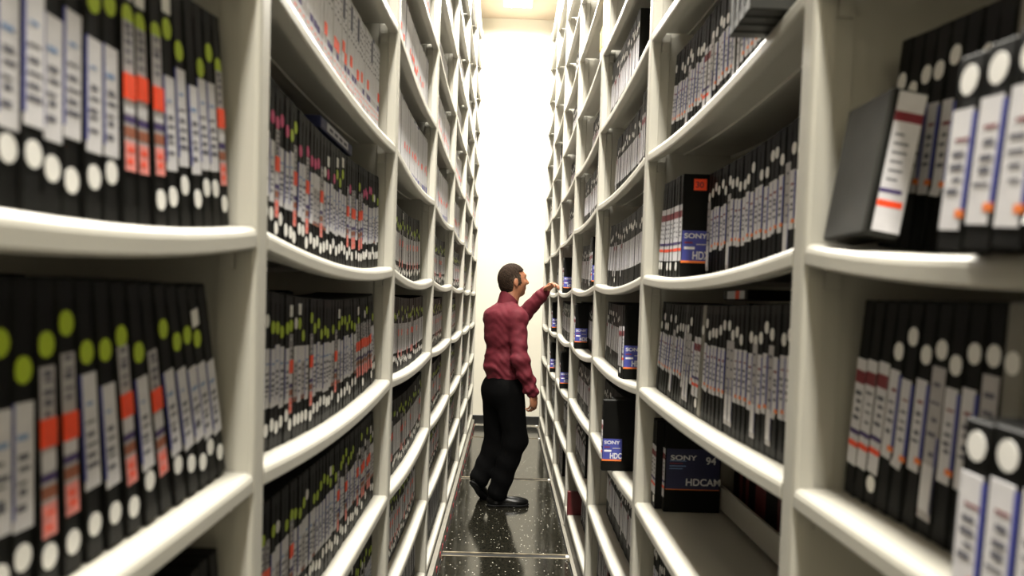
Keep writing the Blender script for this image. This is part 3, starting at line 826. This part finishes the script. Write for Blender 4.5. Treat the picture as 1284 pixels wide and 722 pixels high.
# --- eyes, lips
for sg in (-1, 1):
    b = MB(); bm = bmesh.new(); bmesh.ops.create_uvsphere(bm, u_segments=10, v_segments=8, radius=.0105); bm.verts.index_update()
    b.add([(q.co+Vector(hd(.0795, sg*.031, .000)))[:] for q in bm.verts], [[q.index for q in g.verts] for g in bm.faces], 'eye_white', smooth=True); bm.free()
    ey = pobj('eye', b.mesh('eye'))
    b = MB(); bm = bmesh.new(); bmesh.ops.create_uvsphere(bm, u_segments=10, v_segments=6, radius=.0055); bm.verts.index_update()
    b.add([(q.co+Vector(hd(.0858, sg*.031, .000)))[:] for q in bm.verts], [[q.index for q in g.verts] for g in bm.faces], 'eye_dark', smooth=True); bm.free()
    pobj('iris', b.mesh('iris'), ey)
    fb = Field(hd(.08, sg*.033, .02)-.04, hd(.08, sg*.033, .02)+.04, .003); fb.cone(hd(.094, sg*.016, .018), hd(.080, sg*.046, .022), .0045, .003, .002); pobj('eyebrow', fb.mesh('eyebrow', 'hair', 1))
# --- hair
fh = Field(head-.17, head+.17, .004)
fh.ell(head+HU*.004-HF*.004, (HF, HS, HU), (0.1113, 0.0867, 0.1134), .01)
fh.ell(hd(-.036, 0, -.052), (HF, HS, HU), (.054, .060, .052), .03)
X = fh.ax[0][:, None, None]-head[0]; Y = fh.ax[1][None, :, None]-head[1]; Z = fh.ax[2][None, None, :]-head[2]
q = [(X*a[0]+Y*a[1]+Z*a[2])/HSC for a in (HF, HS, HU)]
nape = np.maximum(q[0]+.030, -.088-q[2]); side_ = np.maximum(q[0]-.028+.25*q[2], -.022-q[2]-.35*q[0]); topr = np.maximum(q[0]-.074, .046-q[2]+.15*q[0])
burn = np.maximum(np.abs(q[0]-.016)-.010, -.045-q[2])
burn = np.maximum(burn, q[2]-.03)
reg = np.minimum(np.minimum(nape, side_), np.minimum(topr, burn))
fh.F = np.maximum(fh.F, reg.astype(np.float32)) + (.0016*np.sin(q[0]*330+q[2]*90)*np.sin(q[1]*300+q[2]*150)).astype(np.float32)
hm = fh.mesh('hair', 'hair', 1)
hm.materials.append(MATS['hair_grey'])
for pl in hm.polygons:
    c = N3(pl.center)-head
    g = .95-abs(c@HF-.005)/.075-max(0, c@HU-.005)/.06
    if rng.random() < g: pl.material_index = 1
pobj('hair', hm)
# --- shirt
fs = Field((-.45, 4.55, .80), (.45, 5.50, 1.70), .006)
fs.ell(chest-BU*.01, (BF, BS, BU), (.128, .172, .19), .05); fs.ell(waist, (BF, BS, BU), (.130, .160, .14), .06); fs.ell(pelvis+BU*.05, (BF, BS, BU), (.124, .155, .09), .05)
fs.ell(upper-BF*.03, (BF, BS, BU), (.10, .165, .075), .05)
fs.cut(P(630, 476, 5.0), -BU)
for sh, el, wr in ((shR, elR, wrR), (shL, elL, wrL)):
    fs.cone(chest+(sh-chest)*.35+BU*.045, sh, .075, .066, .05)
    fs.cone(sh, el, .068, .058, .03); fs.cone(el, el+(wr-el)*.82, .062, .052, .03); fs.cone(el+(wr-el)*.82, wr-(wr-el)*.02, .046, .040, .012)
fs.cone(upper+(neck0-upper)*.5, neck0-BU*.012, .095, .080, .05)
for sh in (shR, shL): fs.cone(neck0-BU*.022-BF*.01, sh+BU*.012, .056, .060, .05)
X, Y, Z = fs.ax[0][:, None, None], fs.ax[1][None, :, None], fs.ax[2][None, None, :]
d1 = N3((wrR-elR)); d1 /= np.linalg.norm(d1)
fold = 1.7*(.0030*np.sin(62*Z+22*X+14*Y+1.8*np.sin(17*X+11*Y+5*Z))+.0026*np.sin(48*X-40*Z+25*Y+2*np.sin(13*Z-9*X)+1)+.0016*np.sin(110*Z+60*X+2.5*np.sin(24*X-18*Y)))
fold = fold.astype(np.float32)
low = np.clip((1.35-Z)/.35, .35, 1.15).astype(np.float32)
fs.F = fs.F+fold*low
shirt = pobj('shirt', fs.mesh('shirt', 'shirt', 2)); tag(shirt, 'maroon long-sleeved dress shirt')
fc = Field(neck1-.16, neck1+.14, .0045)
cu0 = neck0+BU*.006; cu1 = neck0+(neck1-neck0)*.55-BF*.006
fc.cone(cu0, cu1, .084, .078, .01); inner = Field(neck1-.16, neck1+.14, .0045); inner.cone(cu0-BU*.1, cu1+(neck1-neck0)*.9, .074, .070, .01)
fc.F = np.maximum(fc.F, -inner.F); fc.cut(cu1-(neck1-neck0)*.02, (neck1-neck0)/np.linalg.norm(neck1-neck0)+BF*.62)
pobj('collar', fc.mesh('collar', 'shirt', 1), shirt)
for el, wr, nm in ((elR, wrR, 'r'), (elL, wrL, 'l')):
    dd = (wr-el)/np.linalg.norm(wr-el); fq = Field(wr-.12, wr+.09, .004); fq.cone(wr-dd*.055, wr+dd*.008, .047, .041, .005)
    fi = Field(wr-.12, wr+.09, .004); fi.cone(wr-dd*.09, wr+dd*.06, .034, .0315, .005); fq.F = np.maximum(fq.F, -fi.F)
    fq.cut(wr+dd*.006, dd); fq.cut(wr-dd*.055, -dd); pobj('cuff', fq.mesh('cuff', 'shirt', 1), shirt)
# --- trousers
ft = Field((-.45, 4.55, .02), (.45, 5.50, 1.05), .006)
ft.ell(pelvis+BU*.02, (BF, BS, BU), (.130, .160, .10), .05); ft.ell(pelvis-BF*.045-BU*.05, (BF, BS, BU), (.095, .145, .10), .05)
for hp, kn, an in ((hipR, knR, anR), (hipL, knL, anL)): ft.cone(hp-BU*.03, kn, .110, .088, .05); ft.cone(kn, an-(an-kn)*.02, .088, .074, .04)
X, Y, Z = ft.ax[0][:, None, None], ft.ax[1][None, :, None], ft.ax[2][None, None, :]
ft.F = ft.F+(.003*np.sin(45*Z+20*X+2*np.sin(12*X+8*Y))*np.clip((.75-Z)/.4, .2, 1)).astype(np.float32)
ft.cut(P(630, 468, 5.0), BU)
dd = (anL-knL)/np.linalg.norm(anL-knL)
trousers = pobj('trousers', ft.mesh('trousers', 'trousers', 2)); tag(trousers, 'black loose trousers')
# --- shoes
def shoe(ank, heel, toe, up, wid=.047):
    fw = toe-heel; L = np.linalg.norm(fw); fw = fw/L; up = up-fw*(up@fw); up /= np.linalg.norm(up); sd = np.cross(fw, up)
    lo = np.minimum(np.minimum(heel, toe), ank)-.12; hi = np.maximum(np.maximum(heel, toe), ank)+.12
    g = Field(lo, hi, .005); at_ = lambda a, s_, u: heel+fw*a*L+sd*s_+up*u
    g.ell(at_(.15, 0, .045), (fw, sd, up), (.055, .036, .042), .02); g.ell(at_(.45, 0, .036), (fw, sd, up), (.10, .038, .036), .03)
    g.ell(at_(.76, .004, .030), (fw, sd, up), (.078, wid, .031), .03); g.cone(at_(.22, 0, .06), ank+up*.01, .042, .046, .03)
    g.cut(at_(0, 0, .012), -up)
    s1 = g.mesh('shoe_upper', 'shoe_leather', 1)
    g2 = Field(lo, hi, .004)
    g2.ell(at_(.16, 0, .009), (fw, sd, up), (.058, .040, .03), .01); g2.ell(at_(.42, 0, .009), (fw, sd, up), (.10, .036, .03), .02); g2.ell(at_(.74, .004, .009), (fw, sd, up), (.088, wid+.003, .03), .02)
    g2.cut(at_(0, 0, .016), up); g2.cut(at_(0, 0, .0), -up)
    q = pobj('shoe', s1); pobj('sole', g2.mesh('sole', 'shoe_sole', 1), q)
    return q
hz = P(612, 632, 4.93); hz[2] = .001
tz = P(662, 634, 4.97); tz[2] = .001; tz = hz+(tz-hz)/np.linalg.norm(tz-hz)*.290
shoe(anR, hz, tz, N3((0, 0, 1)))
h2 = P(592, 606, 4.93); t2 = P(607, 627.5, 5.13); t2 = h2+(t2-h2)/np.linalg.norm(t2-h2)*.280
shoe(anL, h2, t2, (anL-h2)+N3((.05, .05, .10)))
print('TAPES', COUNT, 'objects', len(bpy.data.objects))
